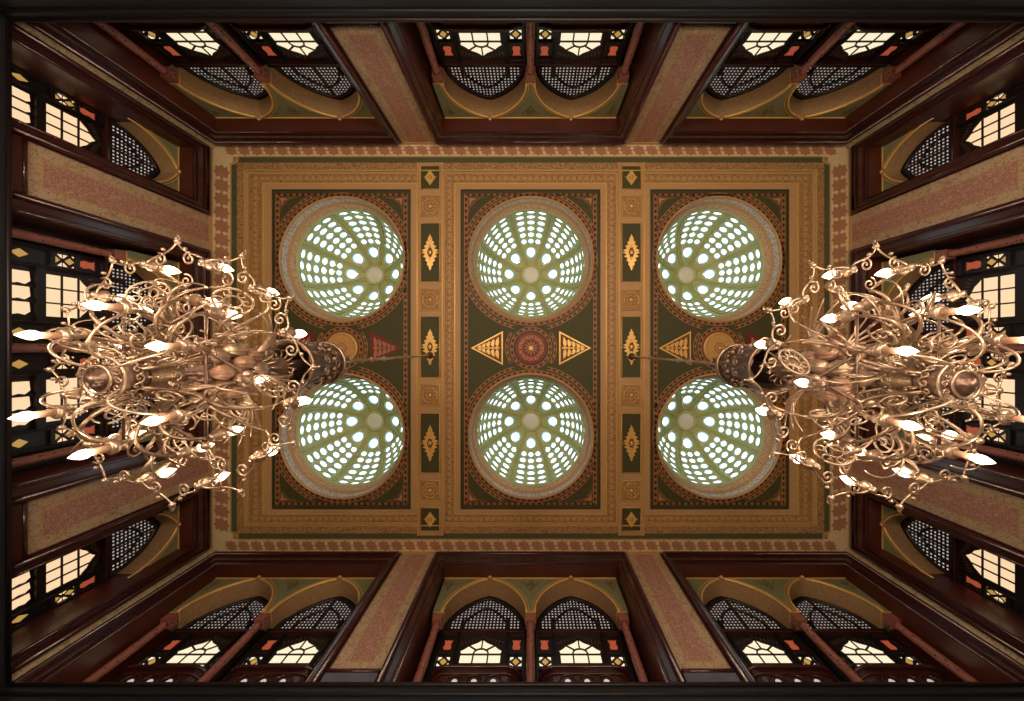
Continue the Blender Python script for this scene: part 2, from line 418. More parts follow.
for pi_, (x0, x1) in enumerate(PX):
    cx = (x0+x1)/2; cx = DOMES[pi_][0]
    root = empty('ceiling_panel', (cx, 0, 0))
    tag(root, ['dark green ceiling panel at the left with gilded sunflower medallion and two domes',
               'dark green centre ceiling panel with oxblood medallion between two domes',
               'dark green ceiling panel at the right with gilded sunflower medallion and two domes'][pi_], 'ceiling panel')
    a, b = x0-cx, x1-cx
    f = MB(); plate(f, a, b, PY0, PY1, F-.5, 'field_green', [(0, -88.5, RD+.5), (0, 88, RD+.5)])
    rect_ring(f, a, b, PY0, PY1, .8, F-1.0, F, 'bead_black')
    f.build('painted_field', root)
    bm_ = MB()
    ix0, ix1, iy0, iy1 = a+5.2, b-5.2, PY0+5.2, PY1-5.2
    bead_path(bm_, [(ix0, iy0), (ix1, iy0), (ix1, iy1), (ix0, iy1)], 3.0, F-.5, True)
    bm_.build('beaded_border', root)
    for cy, s in ((-88.5, 1), (88, -1)):
        q = MB(); bead_path(q, arc(0, cy, 64.6, 0, 2*pi, 72)[:-1], 2.5, F-.5, True); q.build('beaded_ring', root)
        q = MB()
        for sx in (-1, 1):
            base = pi/2*s
            bead_path(q, arc(0, cy, 69.8, base-sx*R(13.5), base-sx*R(66.5), 20), 2.5, F-.5)
            bead_path(q, arc(0, cy, 69.4, -base-sx*R(23), -base-sx*R(66), 16), 2.2, F-.5)
        q.build('beaded_arc', root)
        # corner ornaments on the outer side of each dome
        for sx in (-1, 1):
            q = MB(); yo = iy0 if s == 1 else iy1
            xo = ix0 if sx < 0 else ix1
            q.flat([(xo-sx*1.8, yo+s*1.8), (xo-sx*22, yo+s*1.8), (xo-sx*12, yo+s*5), (xo-sx*5, yo+s*12), (xo-sx*1.8, yo+s*22)], F-.8, F-.5, 'dark_scroll')
            q.flat([(xo-sx*3, yo+s*3), (xo-sx*11, yo+s*4), (xo-sx*6, yo+s*6), (xo-sx*4, yo+s*11)], F-1.0, F-.7, 'leaf_red')
            q.flat([(xo-sx*4, yo+s*4), (xo-sx*8, yo+s*4.6), (xo-sx*5.2, yo+s*5.2), (xo-sx*4.6, yo+s*8)], F-1.3, F-1.0, 'ochre_light')
            q.build('corner_ornament', root)
    q = MB(); bead_path(q, arc(0, 0, 19.4, 0, 2*pi, 40)[:-1], 2.8, F-.5, True)
    for sx in (-1, 1): bead_path(q, arc(0, 0, 24.4, -R(38) if sx > 0 else pi-R(38), R(38) if sx > 0 else pi+R(38), 12), 2.0, F-.5)
    q.build('medallion_ring', root)
    medallion(root, 'red' if pi_ == 1 else 'gold')
    for sx in (-1, 1):
        kd = 'gold' if (pi_ == 1 or (pi_ == 2 and sx < 0)) else 'red'
        t = gold_triangle(root, sx, kd)
        t['label'] = 'gilded triangle with leaf scrolls' if kd == 'gold' else 'dark red triangle with leaf scrolls'

def diamond(mb, cy, h, w, z):
    n = 9; out = []
    for sgn in (1, -1):
        for i in range(n+1):
            t = i/n; yy = h*(1-t) if sgn > 0 else -h*t
            ww = w*(1-abs(yy)/h)
            out.append((yy, ww*(1.25 if i % 2 else .7)+.25))
    pts = [(w_, cy+y) for y, w_ in out]+[(-w_, cy+y) for y, w_ in reversed(out)]
    mb.flat(pts, z-.6, z, 'bright_gold')
    mb.flat([(0, cy-h*.42), (w*.42, cy), (0, cy+h*.42), (-w*.42, cy)], z-.9, z, 'band_brown')
    mb.ball((0, cy, z-.9), w*.26, 'bright_gold', 8, 5, (1,1.3,.4))
    for sy in (-1, 1): mb.ball((0, cy+sy*h*.3, z-.8), w*.13, 'bright_gold', 8, 5, (1,1.6,.4))
YS = lambda y: y-VPY
for bi, (bx, nm) in enumerate(((-100, 'left'), (100.5, 'right'))):
    root = empty('ceiling_beam', (bx, 0, 0))
    tag(root, 'gilded ceiling beam of green diamond boxes between centre and %s panels' % nm, 'ceiling beam')
    b = MB(); y0, y1 = -185, 187
    b.box(-12.5, 12.5, y0, y1, F-1.0, F, 'ochre_light'); b.box(-12.9, -11.9, y0, y1, F-1.8, F, 'gold'); b.box(11.9, 12.9, y0, y1, F-1.8, F, 'gold')
    b.build('beam_face', root)
    for (a, c) in ((167, 189.5), (224, 281.5), (317, 377), (413.5, 472), (507.5, 530)):
        ya, yb = YS(a), YS(c); q = MB()
        q.box(-9.2, 9.2, ya, yb, F-1.2, F-.9, 'field_green')
        q.tube([(-9.6, ya-.4, F-1.4), (9.6, ya-.4, F-1.4), (9.6, yb+.4, F-1.4), (-9.6, yb+.4, F-1.4)], .75, 'gold', 4, True)
        box = q.build('green_box', root)
        q = MB(); h = (yb-ya)/2
        diamond(q, (ya+yb)/2, min(18, h*.66), 7.2 if h > 15 else 5.0, F-1.2)
        q.build('diamond_ornament', box)
    for (a, c) in ((197, 216.5), (290, 310), (385, 405), (480.5, 499.5)):
        ya, yb = YS(a), YS(c); cy = (ya+yb)/2; q = MB()
        q.box(-9.2, 9.2, ya, yb, F-1.3, F-.9, 'ochre')
        q.tube([(-9.4, ya-.4, F-1.4), (9.4, ya-.4, F-1.4), (9.4, yb+.4, F-1.4), (-9.4, yb+.4, F-1.4)], .7, 'gold', 4, True)
        q.tube([(7.2*cos(2*pi*i/20), cy+7.2*sin(2*pi*i/20), F-1.5) for i in range(20)], .7, 'gold', 4, True)
        for i in range(8):
            t = 2*pi*i/8
            q.ball((4.3*cos(t), cy+4.3*sin(t), F-1.5), 1.7, 'ochre_light', 7, 4, (1,1,.4))
            q.ball((10.3*cos(t+pi/8)*.78, cy+10.3*sin(t+pi/8)*.78, F-1.3), .9, 'gold', 6, 4, (1,1,.4))
        q.ball((0, cy, F-1.6), 1.8, 'bright_gold', 8, 5, (1,1,.5))
        q.build('rosette', root)

# ------------------------------------------------------------------ domes
HD = 55.5; ZD = F*1.051; RB = 56.6
def dpt(c, phi, th, k=1.0):
    return (k*RB*sin(th)*cos(phi), k*RB*sin(th)*sin(phi), ZD+k*HD*cos(th))
def make_dome():
    root = empty('glazed_dome')
    d = MB()
    # drum: upright ring, bead course, tapering scroll course
    d.lathe([(RD, F-.2), (RD, F+7.5)], 'drum_check', n=72, cap=False)
    d.lathe([(RD, F+7.5), (RD-1.6, F+8), (RD-1.6, F+9), (RD-2.2, F+9.4)], 'ochre_light', n=72, cap=False)
    d.lathe([(RD-2.2, F+9.4), (RB+1.0, ZD-1.5)], 'drum_scroll', n=72, cap=False)
    d.lathe([(RB+1.0, ZD-1.5), (RB-.6, ZD-.6), (RB-.6, ZD+.6), (RB+.5, ZD+.8)], 'dome_green', n=72, cap=False)
    d.build('drum', root)
    r = MB(); r.lathe([(RD+.2, F-.4), (RD+.6, F-2.2), (RD+1.2, F-2.4), (RD+2.0, F-1.2), (RD+2.2, F-.4)], 'ochre_light', n=72, cap=False)
    for i in range(96):
        a = 2*pi*i/96; r.ball(((RD+.2)*cos(a), (RD+.2)*sin(a), F+1.2), .75, 'cream', 6, 4)
    r.build('base_moulding', root)
    NS = 18
    def cell(p0, p1, t0, t1, rx, ry, lens=True):
        inner = []; outer = []; back = []; mid = []
        pc, tc_ = (p0+p1)/2, (t0+t1)/2; hp, ht = (p1-p0)/2, (t1-t0)/2
        for i in range(NS):
            a = 2*pi*(i+.5)/NS; c, s_ = cos(a), sin(a)
            inner.append((pc+hp*rx*c, tc_+ht*ry*s_)); mid.append((pc+hp*rx*.76*c, tc_+ht*ry*.76*s_))
            k = 1/max(abs(c), abs(s_)); outer.append((pc+hp*k*c, tc_+ht*k*s_))
        v = [dpt(0, *p) for p in inner]+[dpt(0, *p) for p in outer]+[dpt(0, p[0], p[1], 1.03) for p in inner]
        fs = []; corners = []
        for i in range(NS):
            j = (i+1) % NS
            qa, qb = outer[i], outer[j]
            ax = abs(abs(qa[0]-pc)-hp) < 1e-9; bx = abs(abs(qb[0]-pc)-hp) < 1e-9
            if ax != bx:
                cxp = (qa if ax else qb)[0]; ctp = (qb if ax else qa)[1]
                v.append(dpt(0, cxp, ctp)); fs.append((i, NS+i, len(v)-1, NS+j, j))
            else: fs.append((i, NS+i, NS+j, j))
            fs.append((i, j, 2*NS+j, 2*NS+i))
        sh.add(v, fs, 'dome_green')
        v = [dpt(0, p[0], p[1], 1.022) for p in inner]+[dpt(0, p[0], p[1], 1.026) for p in mid]
        pn.add(v, [(i, (i+1) % NS, NS+(i+1) % NS, NS+i) for i in range(NS)], 'rim_glass')
        pn.add([dpt(0, p[0], p[1], 1.026) for p in mid], [tuple(range(NS))], 'lens_glass')
    def solid(p0, p1, t0, t1, n=3):
        t0 -= R(.7); t1 += R(.7); m_ = 8
        for i in range(n):
            a, b = t0+(t1-t0)*i/n, t0+(t1-t0)*(i+1)/n
            for j in range(m_):
                pa, pb = p0+(p1-p0)*j/m_, p0+(p1-p0)*(j+1)/m_
                sh.add([dpt(0, pa, a, 1.004), dpt(0, pb, a, 1.004), dpt(0, pb, b, 1.004), dpt(0, pa, b, 1.004)], [(0,1,2,3)], 'dome_green')
    rows = [36.5, 44.3, 52.3, 60.6, 69.4, 78.2, 86.8]
    for s_ in range(8):
        pc = s_*pi/4; w = pi/8; sh = MB(); pn = MB()
        solid(pc-w, pc, R(11), R(18), 1); solid(pc, pc+w, R(11), R(18), 1)
        # big pane in the middle
        solid(pc-w, pc-w*.62, R(18), R(36.5)); solid(pc+w*.62, pc+w, R(18), R(36.5))
        cell(pc-w*.62, pc+w*.62, R(18.5), R(35.5), .96, .80)
        solid(pc-w*.62, pc+w*.62, R(18), R(18.5), 1); solid(pc-w*.62, pc+w*.62, R(35.5), R(36.5), 1)
        e_ = w*.84
        for k, (ta, tb_) in enumerate(zip(rows, rows[1:])):
            solid(pc-w, pc-e_, R(ta), R(tb_), 1); solid(pc+e_, pc+w, R(ta), R(tb_), 1)
            for c in range(3):
                cell(pc-e_+2*e_*c/3, pc-e_+2*e_*(c+1)/3, R(ta), R(tb_), .87, .84)
        for c in range(4): solid(pc-w+2*w*c/4, pc-w+2*w*(c+1)/4, R(86.8), R(91), 1)
        sg_ = sh.build('shell_segment', root); pn.build('glass_lenses', sg_)
    rb = MB()
    for s_ in range(8):
        p = s_*pi/4+pi/8; n = 14
        for off, rr in ((-1.55, .55), (1.55, .55)):
            pts = []
            for i in range(n+1):
                th = R(11+79*i/n); q = dpt(0, p, th, .978)
                pts.append((q[0]-sin(p)*off, q[1]+cos(p)*off, q[2]))
            rb.tube(pts, rr, 'dome_green', 5)
        V = []
        for i in range(n+1):
            th = R(11+79*i/n)
            for off, k in ((-1.9, .996), (-1.9, .982), (1.9, .982), (1.9, .996)):
                q = dpt(0, p, th, k); V.append((q[0]-sin(p)*off, q[1]+cos(p)*off, q[2]))
        rb.add(V, [(i*4+j, i*4+j+1, i*4+j+5, i*4+j+4) for i in range(n) for j in range(3)], 'dome_green_dark')
    rb.build('ribs', root)
    c = MB(); zt = ZD+HD*cos(R(11))
    c.lathe([(12.0, zt-.4), (12.2, zt-2.2), (10.8, zt-2.8), (9.6, zt-2), (9.4, zt-.6)], 'dome_green', n=32, cap=False)
    cr = c.build('crown_ring', root)
    c = MB(); c.lathe([(9.6, zt-1.2), (8.8, zt-1.8), (6, zt-2.6), (0.05, zt-3)], 'frosted', n=32, cap=False)
    c.lathe([(9.6, zt-1.0), (9.6, zt+2), (0.05, zt+3)], 'frosted', n=32, cap=False)
    c.build('crown_lens', cr)
    return root
dome = make_dome()
DL = ['top row, left', 'top row, middle', 'top row, right', 'bottom row, left', 'bottom row, middle', 'bottom row, right']
for i, (x, y) in enumerate(DOMES):
    o = dome if i == 0 else copy_tree(dome)
    place(o, (x, y, 0))
    tag(o, 'green ribbed dome pierced with round glass lenses, %s of ceiling' % DL[i], 'dome', 'glazed domes of the ceiling')

# ------------------------------------------------------------------ walls
SPR, TOP = 279.5, 321.0     # springing and head of the openings
def wall_mesh(w, openings, half, led_off):
    """openings: list of (u0,u1); wall thickness outwards"""
    mb = MB(); us = [-half]
    for a, b in openings: us += [a, b]
    us.append(half)
    for i in range(0, len(us), 2): mb.box(us[i], us[i+1], 0, DEEP, LED-20, F, 'lower_plaster')
    for a, b in openings:
        mb.box(a, b, 0, DEEP, TOP, F, 'mahogany_lining')
        mb.box(a, b, 31, DEEP, LED-20, TOP, 'dark_wood')
        mb.box(a, b, 0, DEEP, LED-30, LED-20, 'dark_wood')
    mb.box(-half, half, -led_off+1, DEEP, FLOOR, LED-20, 'lower_plaster')
    rz, fn = WALL[w]
    return tag(mb.build('wall_'+w, loc=fn(0), rz=rz), None, None, kind='structure')
LONG = [(-297, -137), (-83, 83), (137, 297)]
SIDE = [(-190, -141), (-85, 85), (141, 190)]
names = {'front': 'bottom', 'back': 'top', 'left': 'left', 'right': 'right'}
for w in ('front', 'back'): wall_mesh(w, LONG, HX+DEEP, 5)['label'] = 'long wall of framed double arches along the %s of the picture' % names[w]
for w in ('left', 'right'): wall_mesh(w, SIDE, HY, 5)['label'] = 'short wall of framed arches along the %s of the picture' % names[w]

# dark cornice ring at the bottom of the window storey
def ledge(w, half, proj, n_):
    mb = MB()
    mb.box(-half, half, -proj, 0, LED-14, LED-1.0, 'cornice_black')
    mb.tube([(-half, -proj-.2, LED-1.4), (half, -proj-.2, LED-1.4)], 1.2, 'dark_wood', 8)
    mb.box(-half, half, -proj, 28, LED-2.5, LED-.6, 'cornice_black')
    mb.tube([(-half, -proj-.3, LED-7), (half, -proj-.3, LED-7)], 1.0, 'cornice_black', 8)
    mb.box(-half, half, -proj-1.6, 0, LED-22, LED-13, 'cornice_black')
    rz, fn = WALL[w]
    return tag(mb.build('trim_%d' % n_, loc=fn(0), rz=rz), 'near black moulded cornice under the windows of the %s wall' % names[w], 'trim', kind='structure')
ledge('front', HX, 4.2, 4); ledge('back', HX, 9.2, 5); ledge('left', HY, 8.2, 6); ledge('right', HY, 6, 7)

# pier panels with stencilled pink field
def pier(w, u0, u1, n_, where):
    mb = MB(); rz, fn = WALL[w]; c = (u0+u1)/2; h = (u1-u0)/2
    zb, zt = .628*F, F-.6
    mb.box(-h, h, -.6, 0, zb, zt, 'pier_border')
    iw = h*.50
    mb.box(-iw-.7, iw+.7, -.9, -.5, zb+8, zt-3, 'ochre_light')
    mb.box(-iw, iw, -1.2, -.8, zb+8.7, zt-3.6, 'pier_pink')
    mb.box(-h, h, -2, 0, zt-2.2, zt-.2, 'ochre_light')
    mb.box(-h, h, -3.4, 0, zb-9, zb, 'mahogany'); mb.tube([(-h, -3, zb-1), (h, -3, zb-1)], 1.3, 'mahogany', 8)
    p = fn(c)
    tag(mb.build('wall_panel', loc=p, rz=rz), where, 'wall panel', 'stencilled pink panels on the piers')
def pier_side(w, u0, u1, where):
    pier(w, u0, u1, 0, where)
pier('front', -127.5, -94.5, 1, 'tall pink stencilled panel between left and centre bays of the bottom wall')
pier('front', 94.5, 127.5, 1, 'tall pink stencilled panel between centre and right bays of the bottom wall')
pier('back', -127.5, -94.5, 1, 'tall pink stencilled panel between left and centre bays of the top wall')
pier('back', 94.5, 127.5, 1, 'tall pink stencilled panel between centre and right bays of the top wall')
pier('left', -131, -97, 1, 'pink stencilled panel above the left chandelier on the left wall')
pier('left', 97, 131, 1, 'pink stencilled panel below the left chandelier on the left wall')
pier('right', -131, -97, 1, 'pink stencilled panel above the right chandelier on the right wall')
pier('right', 97, 131, 1, 'pink stencilled panel below the right chandelier on the right wall')
# pale corner strips
k = 8
for sx, sy, nm in ((-1,-1,'top left'), (1,-1,'top right'), (-1,1,'bottom left'), (1,1,'bottom right')):
    mb = MB()
    x0, y0 = sx*HX, sy*HY
    mb.flat([(x0, y0), (x0-sx*6.3, y0), (x0-sx*6.3, y0-sy*3.4), (x0-sx*3.4, y0-sy*6.3), (x0, y0-sy*6.3)], LED, F-.5, 'corner_strip')
    tag(mb.build('trim_%d' % k), 'pale narrow corner strip in the %s corner of the room' % nm, 'trim', kind='structure'); k += 1

# ------------------------------------------------------------------ bay frames, arcades
def bay_frame(w, a, b, oa, ob, label):
    """a,b opening; oa,ob outer frame"""
    rz, fn = WALL[w]; c = (oa+ob)/2; a, b, oa, ob = a-c, b-c, oa-c, ob-c
    if rz == pi or w == 'right': a, b, oa, ob = -b, -a, -ob, -oa
    root = empty('bay_frame', fn(c), rz); tag(root, label, 'frame', 'mahogany frames around the window bays')
    zt = F-3.5; zb = LED-1
    def U3(mb, ia, ib, iz, ja, jb, jz, d0, d1, m):   # band between inner outline i and outer outline j
        V = lambda d: [(ja, d, zb), (ja, d, jz), (jb, d, jz), (jb, d, zb), (ia, d, zb), (ia, d, iz), (ib, d, iz), (ib, d, zb)]
        v = V(d0)+V(d1); q = [(0,1,5,4), (1,2,6,5), (2,3,7,6)]
        f = q+[tuple(i+8 for i in x) for x in q]+[(0,1,9,8), (1,2,10,9), (2,3,11,10), (4,5,13,12), (5,6,14,13), (6,7,15,14)]
        mb.add(v, f, m)
    mb = MB()
    def lerp(t): return (oa+(a-oa)*t, ob+(b-ob)*t, zt+(TOP-zt)*t)
    for t0, t1, d in ((0, .16, -2.2), (.16, .42, -4.4), (.42, .80, -3.0), (.80, 1.0, -1.6)):
        j, i = lerp(t0), lerp(t1)
        U3(mb, i[0], i[1], i[2], j[0], j[1], j[2], d, .5, 'mahogany')
    for t, d, r in ((.27, -4.2, 2.0), (.98, -1.2, .8)):
        p = lerp(t)
        mb.tube([(p[0], d, zb), (p[0], d, p[2]), (p[1], d, p[2]), (p[1], d, zb)], r, 'mahogany', 8)
    mb.build('moulding', root)
    mb = MB()
    mb.box(a, a+1, -1, 30, zb, TOP, 'mahogany_lining'); mb.box(b-1, b, -1, 30, zb, TOP, 'mahogany_lining')
    mb.box(a, b, -1, 12.5, TOP-1, TOP, 'mahogany_lining')
    mb.build('lining', root)
    return root
def arcade(w, c, aw, n, label, spacing=76.):
    """n arches of half width aw"""
    rz, fn = WALL[w]; root = empty('arcade', fn(c), rz); tag(root, label, 'arch screen', 'green arch screens in the window bays')
    NS = 40; D0, D1 = 12.0, 28.0; rise = TOP-1.5-SPR
    cs = [(i-(n-1)/2)*spacing for i in range(n)]
    half = {2: 80.5, 1: 24.5}[n] if n == 1 else 80.5
    f = MB(); so = MB()
    for c0 in cs:
        for i in range(NS):
            # cosine spacing so the steep haunches stay smooth
            t0, t1 = -cos(pi*i/NS), -cos(pi*(i+1)/NS)
            ua, ub = c0+aw*t0, c0+aw*t1; za, zb = SPR+rise*arch(t0), SPR+rise*arch(t1)
            f.add([(ua, D0, za), (ub, D0, zb), (ub, D0, TOP), (ua, D0, TOP)], [(0,1,2,3)], 'spandrel_green')
            so.add([(ua, D0, za), (ub, D0, zb), (ub, D1, zb), (ua, D1, za)], [(0,1,2,3)], 'soffit_gold', True)
    edges = [-half]+[x for c0 in cs for x in (c0-aw, c0+aw)]+[half]
    for i in range(0, len(edges), 2):
        if edges[i+1]-edges[i] > .1:
            f.box(edges[i], edges[i+1], D0, D1, SPR, TOP, 'spandrel_green')
    if n == 2:
        # small painted flourish in the middle and sides
        for u, s_ in ((0, 1), (-half+6, .6), (half-6, .6)):
            f.wallp([(u, TOP-18), (u+4*s_, TOP-11), (u+9*s_, TOP-6), (u+3*s_, TOP-7), (u, TOP-3), (u-3*s_, TOP-7), (u-9*s_, TOP-6), (u-4*s_, TOP-11)], D0-.3, D0, 'green_gilt')
    f.build('spandrel', root); so.build('arch_soffit', root)
    for c0 in cs:
        g = MB()
        for k_, (off, r, m) in enumerate(((0., .9, 'bright_gold'), (2.6, .45, 'gold'))):
            pts = []
            if off == 0: pts.append((c0-aw, D0-.4, SPR))
            for i in range(1, NS):
                t = -cos(pi*i/NS); z = SPR+rise*arch(t)+off*.9
                x = c0+(aw+off*.75)*t
                if z < TOP-.5: pts.append((x, D0-.4, z))
                elif off: break
            if off == 0: pts.append((c0+aw, D0-.4, SPR)); g.tube(pts, r, m, 6)
            elif len(pts) > 2:
                pts = [(c0-aw-off*.6, D0-.4, SPR)]+pts
                g.tube(pts, r, m, 5); g.tube([(2*c0-p[0], p[1], p[2]) for p in pts], r, m, 5)
        g.build('arch_moulding', root)
        g = MB(); zt = TOP-1.8
        for i in range(6):
            t = 2*pi*i/6; g.ball((c0+2.0*cos(t), D0-1.2, zt+1.4*sin(t)), 1.15, 'leaf_red', 7, 5)
        g.ball((c0, D0-2.0, zt), 1.4, 'bright_gold', 8, 6)
        g.build('keystone_flower', root)
    g = MB(); g.box(-half, half, D0-1.0, D0, TOP-1.4, TOP-.4, 'bright_gold'); g.build('gilt_head_strip', root)
    return root

# ------------------------------------------------------------------ windows
WD = 28.0
_wcache = {}
def window_parts(s, lower):
    key = (s, lower)
    if key in _wcache: return _wcache[key]
    P = {}
    H = 36*s; aw = 31.5*s; rise = 36.0; zt = 279.0
    # lattice
    L = MB(); bk = MB()
    pit = 2.9; fr = []
    pts = [(aw*-cos(pi*i/30), zt+rise*arch(-cos(pi*i/30))) for i in range(31)]
    u = -int(aw/pit)*pit
    while u < aw:
        z1 = zt+rise*arch(u/aw); L.box(u-.84, u+.84, WD, WD+.2, zt, z1, 'dark_wood'); u += pit
    z = zt+pit
    while z < zt+rise-1:
        lo, hi = 0., 1.
        for _ in range(20):
            mdd = (lo+hi)/2
            if arch(mdd)*rise > z-zt: lo = mdd
            else: hi = mdd
        L.box(-aw*lo, aw*lo, WD, WD+.2, z-.74, z+.74, 'dark_wood'); z += pit
    L.tube([(p[0], WD-.6, p[1]) for p in pts], 1.5, 'dark_wood', 6)
    L.tube([(p[0]*.60, WD-.9, zt+(p[1]-zt)*.66) for p in pts], .95, 'dark_wood', 6)
    L.box(-.9, .9, WD-1.4, WD, zt, zt+rise*.97, 'dark_wood')
    if s > .9:
        for uu in (-aw*.60, aw*.60): L.box(uu-.6, uu+.6, WD-1.2, WD, zt, zt+12, 'dark_wood')
    P['lattice'] = L
    bk.wallp([(p[0]*.99, zt+(p[1]-zt)*.99) for p in pts], WD+.5, WD+.9, 'pane_pale')
    P['lattice_pane'] = bk
    # frame board
    W = MB()
    W.box(-H, H, WD+1, WD+3, LED-2, zt+.5, 'dark_wood')
    W.box(-H, -aw, WD-1, WD+3, zt, TOP, 'dark_wood') if s > .9 else None
    # lattice surround above: fill board behind
    W.box(-H, H, WD+1.2, WD+3, zt, TOP, 'dark_wood')
    W.box(-H, H, WD-2.4, WD+1, zt-2.6, zt+.6, 'dark_red_wood')       # transom
    W.tube([(-H, WD-2.4, zt-.6), (H, WD-2.4, zt-.6)], .7, 'dark_wood', 6)
    for sx in (-1, 1):
        for uu, ww in ((20.0, 1.1), (34.0, 1.8)):
            W.box(sx*uu*s-ww, sx*uu*s+ww, WD-1.8, WD+1, LED-2, zt-2, 'dark_wood')
            W.tube([(sx*uu*s, WD-2, LED), (sx*uu*s, WD-2, zt-3)], .7, 'dark_wood', 6)
        W.box(sx*27*s-7*s, sx*27*s+7*s, WD-1.0, WD+1, 259, 261.5, 'dark_wood')
        W.box(sx*27*s-7*s, sx*27*s+7*s, WD-1.0, WD+1, 273.5, 276, 'dark_wood')
        W.box(sx*27*s-7*s, sx*27*s+7*s, WD-1.0, WD+1, 245.5, 248, 'dark_wood')
    if lower: W.box(-20*s, 20*s, WD-1.4, WD+1, 240.5, 243, 'dark_wood')
    # lace carving above the arch head
    for i in range(-6, 7):
        uu = i*2.6*s; zz = 273.2-abs(i)*.9
        W.wallp([(uu-.5, zz), (uu+.5, zz), (uu+.35+.12*i, zz+2.6), (uu-.35+.12*i, zz+2.6)], WD+.2, WD+1, 'brass_dark')
    P['frame'] = W
    # main pane
    zb = 243.0 if lower else 226.0; zs = 262.0
    A = [(-16*s, zb), (16*s, zb), (16*s, zs-2), (17.2*s, zs), (13.5*s, zs+2.2), (10*s, zs+5.2), (4*s, zs+7.8), (0, zs+11), (-4*s, zs+7.8), (-10*s, zs+5.2), (-13.5*s, zs+2.2), (-17.2*s, zs), (-16*s, zs-2)]
    G = MB(); G.wallp(A, WD+.6, WD+1, 'pane_peach' if lower else 'pane_cream'); P['arched_pane'] = G
    B = MB(); b = .55; zc = zs-3.2; rr = 5.6*s
    def bar(p, q, w=b):
        dx, dz = q[0]-p[0], q[1]-p[1]; l = sqrt(dx*dx+dz*dz) or 1; nx, nz = -dz/l*w, dx/l*w
        B.wallp([(p[0]+nx, p[1]+nz), (q[0]+nx, q[1]+nz), (q[0]-nx, q[1]-nz), (p[0]-nx, p[1]-nz)], WD, WD+.6, 'dark_wood')
    if lower:
        for uu in (-5.4, 5.4): bar((uu*s, zb), (uu*s, zs+6))
        for zz in (zb+9.3, zb+18.6): bar((-16.5*s, zz), (16.5*s, zz))
    else:
        bar((-16.5*s, zc), (16.5*s, zc))
        for uu in (-5.6, 5.6): bar((uu*s, zb), (uu*s, zc+1.2))
        [bar((-16.5*s, q), (16.5*s, q)) for q in (235, 243, 251)]
        sm = [(rr*-cos(pi*i/8), zc+.8+4.0*sin(pi*i/8)) for i in range(9)]
        for p, q in zip(sm, sm[1:]): bar(p, q)
        bar((0, zc+4.8), (0, zs+10)); bar((-rr*.72, zc+3.8), (-11.0*s, zs+5)); bar((rr*.72, zc+3.8), (11.0*s, zs+5))
    for p, q in zip(A, A[1:]+A[:1]): bar(p, q, .8)
    P['glazing_bars'] = B
    for sx in (-1, 1):
        c = sx*27*s; h = 3.1*s
        G = MB(); G.wallp([(c-h*.6, 262.8), (c+h*.6, 262.8), (c+h, 265.2), (c+h*.72, 268.4), (c+h*1.05, 271.6), (c+h*.4, 270.9), (c, 271.7), (c-h*.4, 270.9), (c-h*1.05, 271.6), (c-h*.72, 268.4), (c-h, 265.2)], WD+.4, WD+1, 'pane_red'); P['red_pane_%d' % sx] = G
        G = MB()
        for zc_ in ((249., 256.8) if lower else (253.2,)):
            r_ = 3.4
            G.wallp([(c-2.4*s, zc_), (c, zc_+2.5), (c+2.4*s, zc_), (c, zc_-2.5)], WD+.4, WD+1, 'pane_yellow')
            for ex, ez in ((-1,-1),(1,-1),(1,1),(-1,1)):
                G.wallp([(c+ex*4.3*s, zc_+ez*r_), (c+ex*1.7*s, zc_+ez*r_), (c+ex*4.3*s, zc_+ez*1.3)], WD+.4, WD+1, 'pane_cream' if not lower else 'pane_peach')
        P['quatrefoil_pane_%d' % sx] = G
    if lower:
        G = MB()
        for uu in (-10.6, 0, 10.6):
            G.wallp([((uu-4.4)*s, 227), ((uu+3.2)*s, 226), ((uu+4.4)*s, 228.4), ((uu+3.6)*s, 231), ((uu+4.4)*s, 234), ((uu+2)*s, 236.5), ((uu-4.4)*s, 236)], WD+.4, WD+1, 'pane_peach')
        P['lower_pane'] = G
        G = MB()
        for sx in (-1, 1):
            for cc in (sx*27*s,):
                G.wallp([(cc-3.*s, 231.5), (cc, 235.6), (cc+3.*s, 231.5), (cc, 227.4)], WD+.4, WD+1, 'pane_yellow')
        P['lower_diamond_pane'] = G
        G = MB(); G.box(-20*s, 20*s, WD-1.6, WD+1, 238, 241, 'dark_wood'); G.box(-36*s, 36*s, WD-1.6, WD+1, 220, 223.5, 'dark_wood')
        for uu in (-5.3, 5.3): G.box((uu-.7)*s, (uu+.7)*s, WD-.4, WD+1, 222, 240, 'dark_wood')
        P['lower_rail'] = G
    _wcache[key] = {k: v.data(k) for k, v in P.items()}
    return _wcache[key]
wn = [0]
def window(w, c, s, lower, label):
    rz, fn = WALL[w]; wn[0] += 1
    root = empty('window_%d' % wn[0], fn(c), rz); tag(root, label, 'window', kind='structure')
    for k_, me in window_parts(s, lower).items():
        nm = k_.rsplit('_', 1)[0] if k_[-1] == '1' else k_
        o = bpy.data.objects.new(nm, me); COL.objects.link(o); o.parent = root

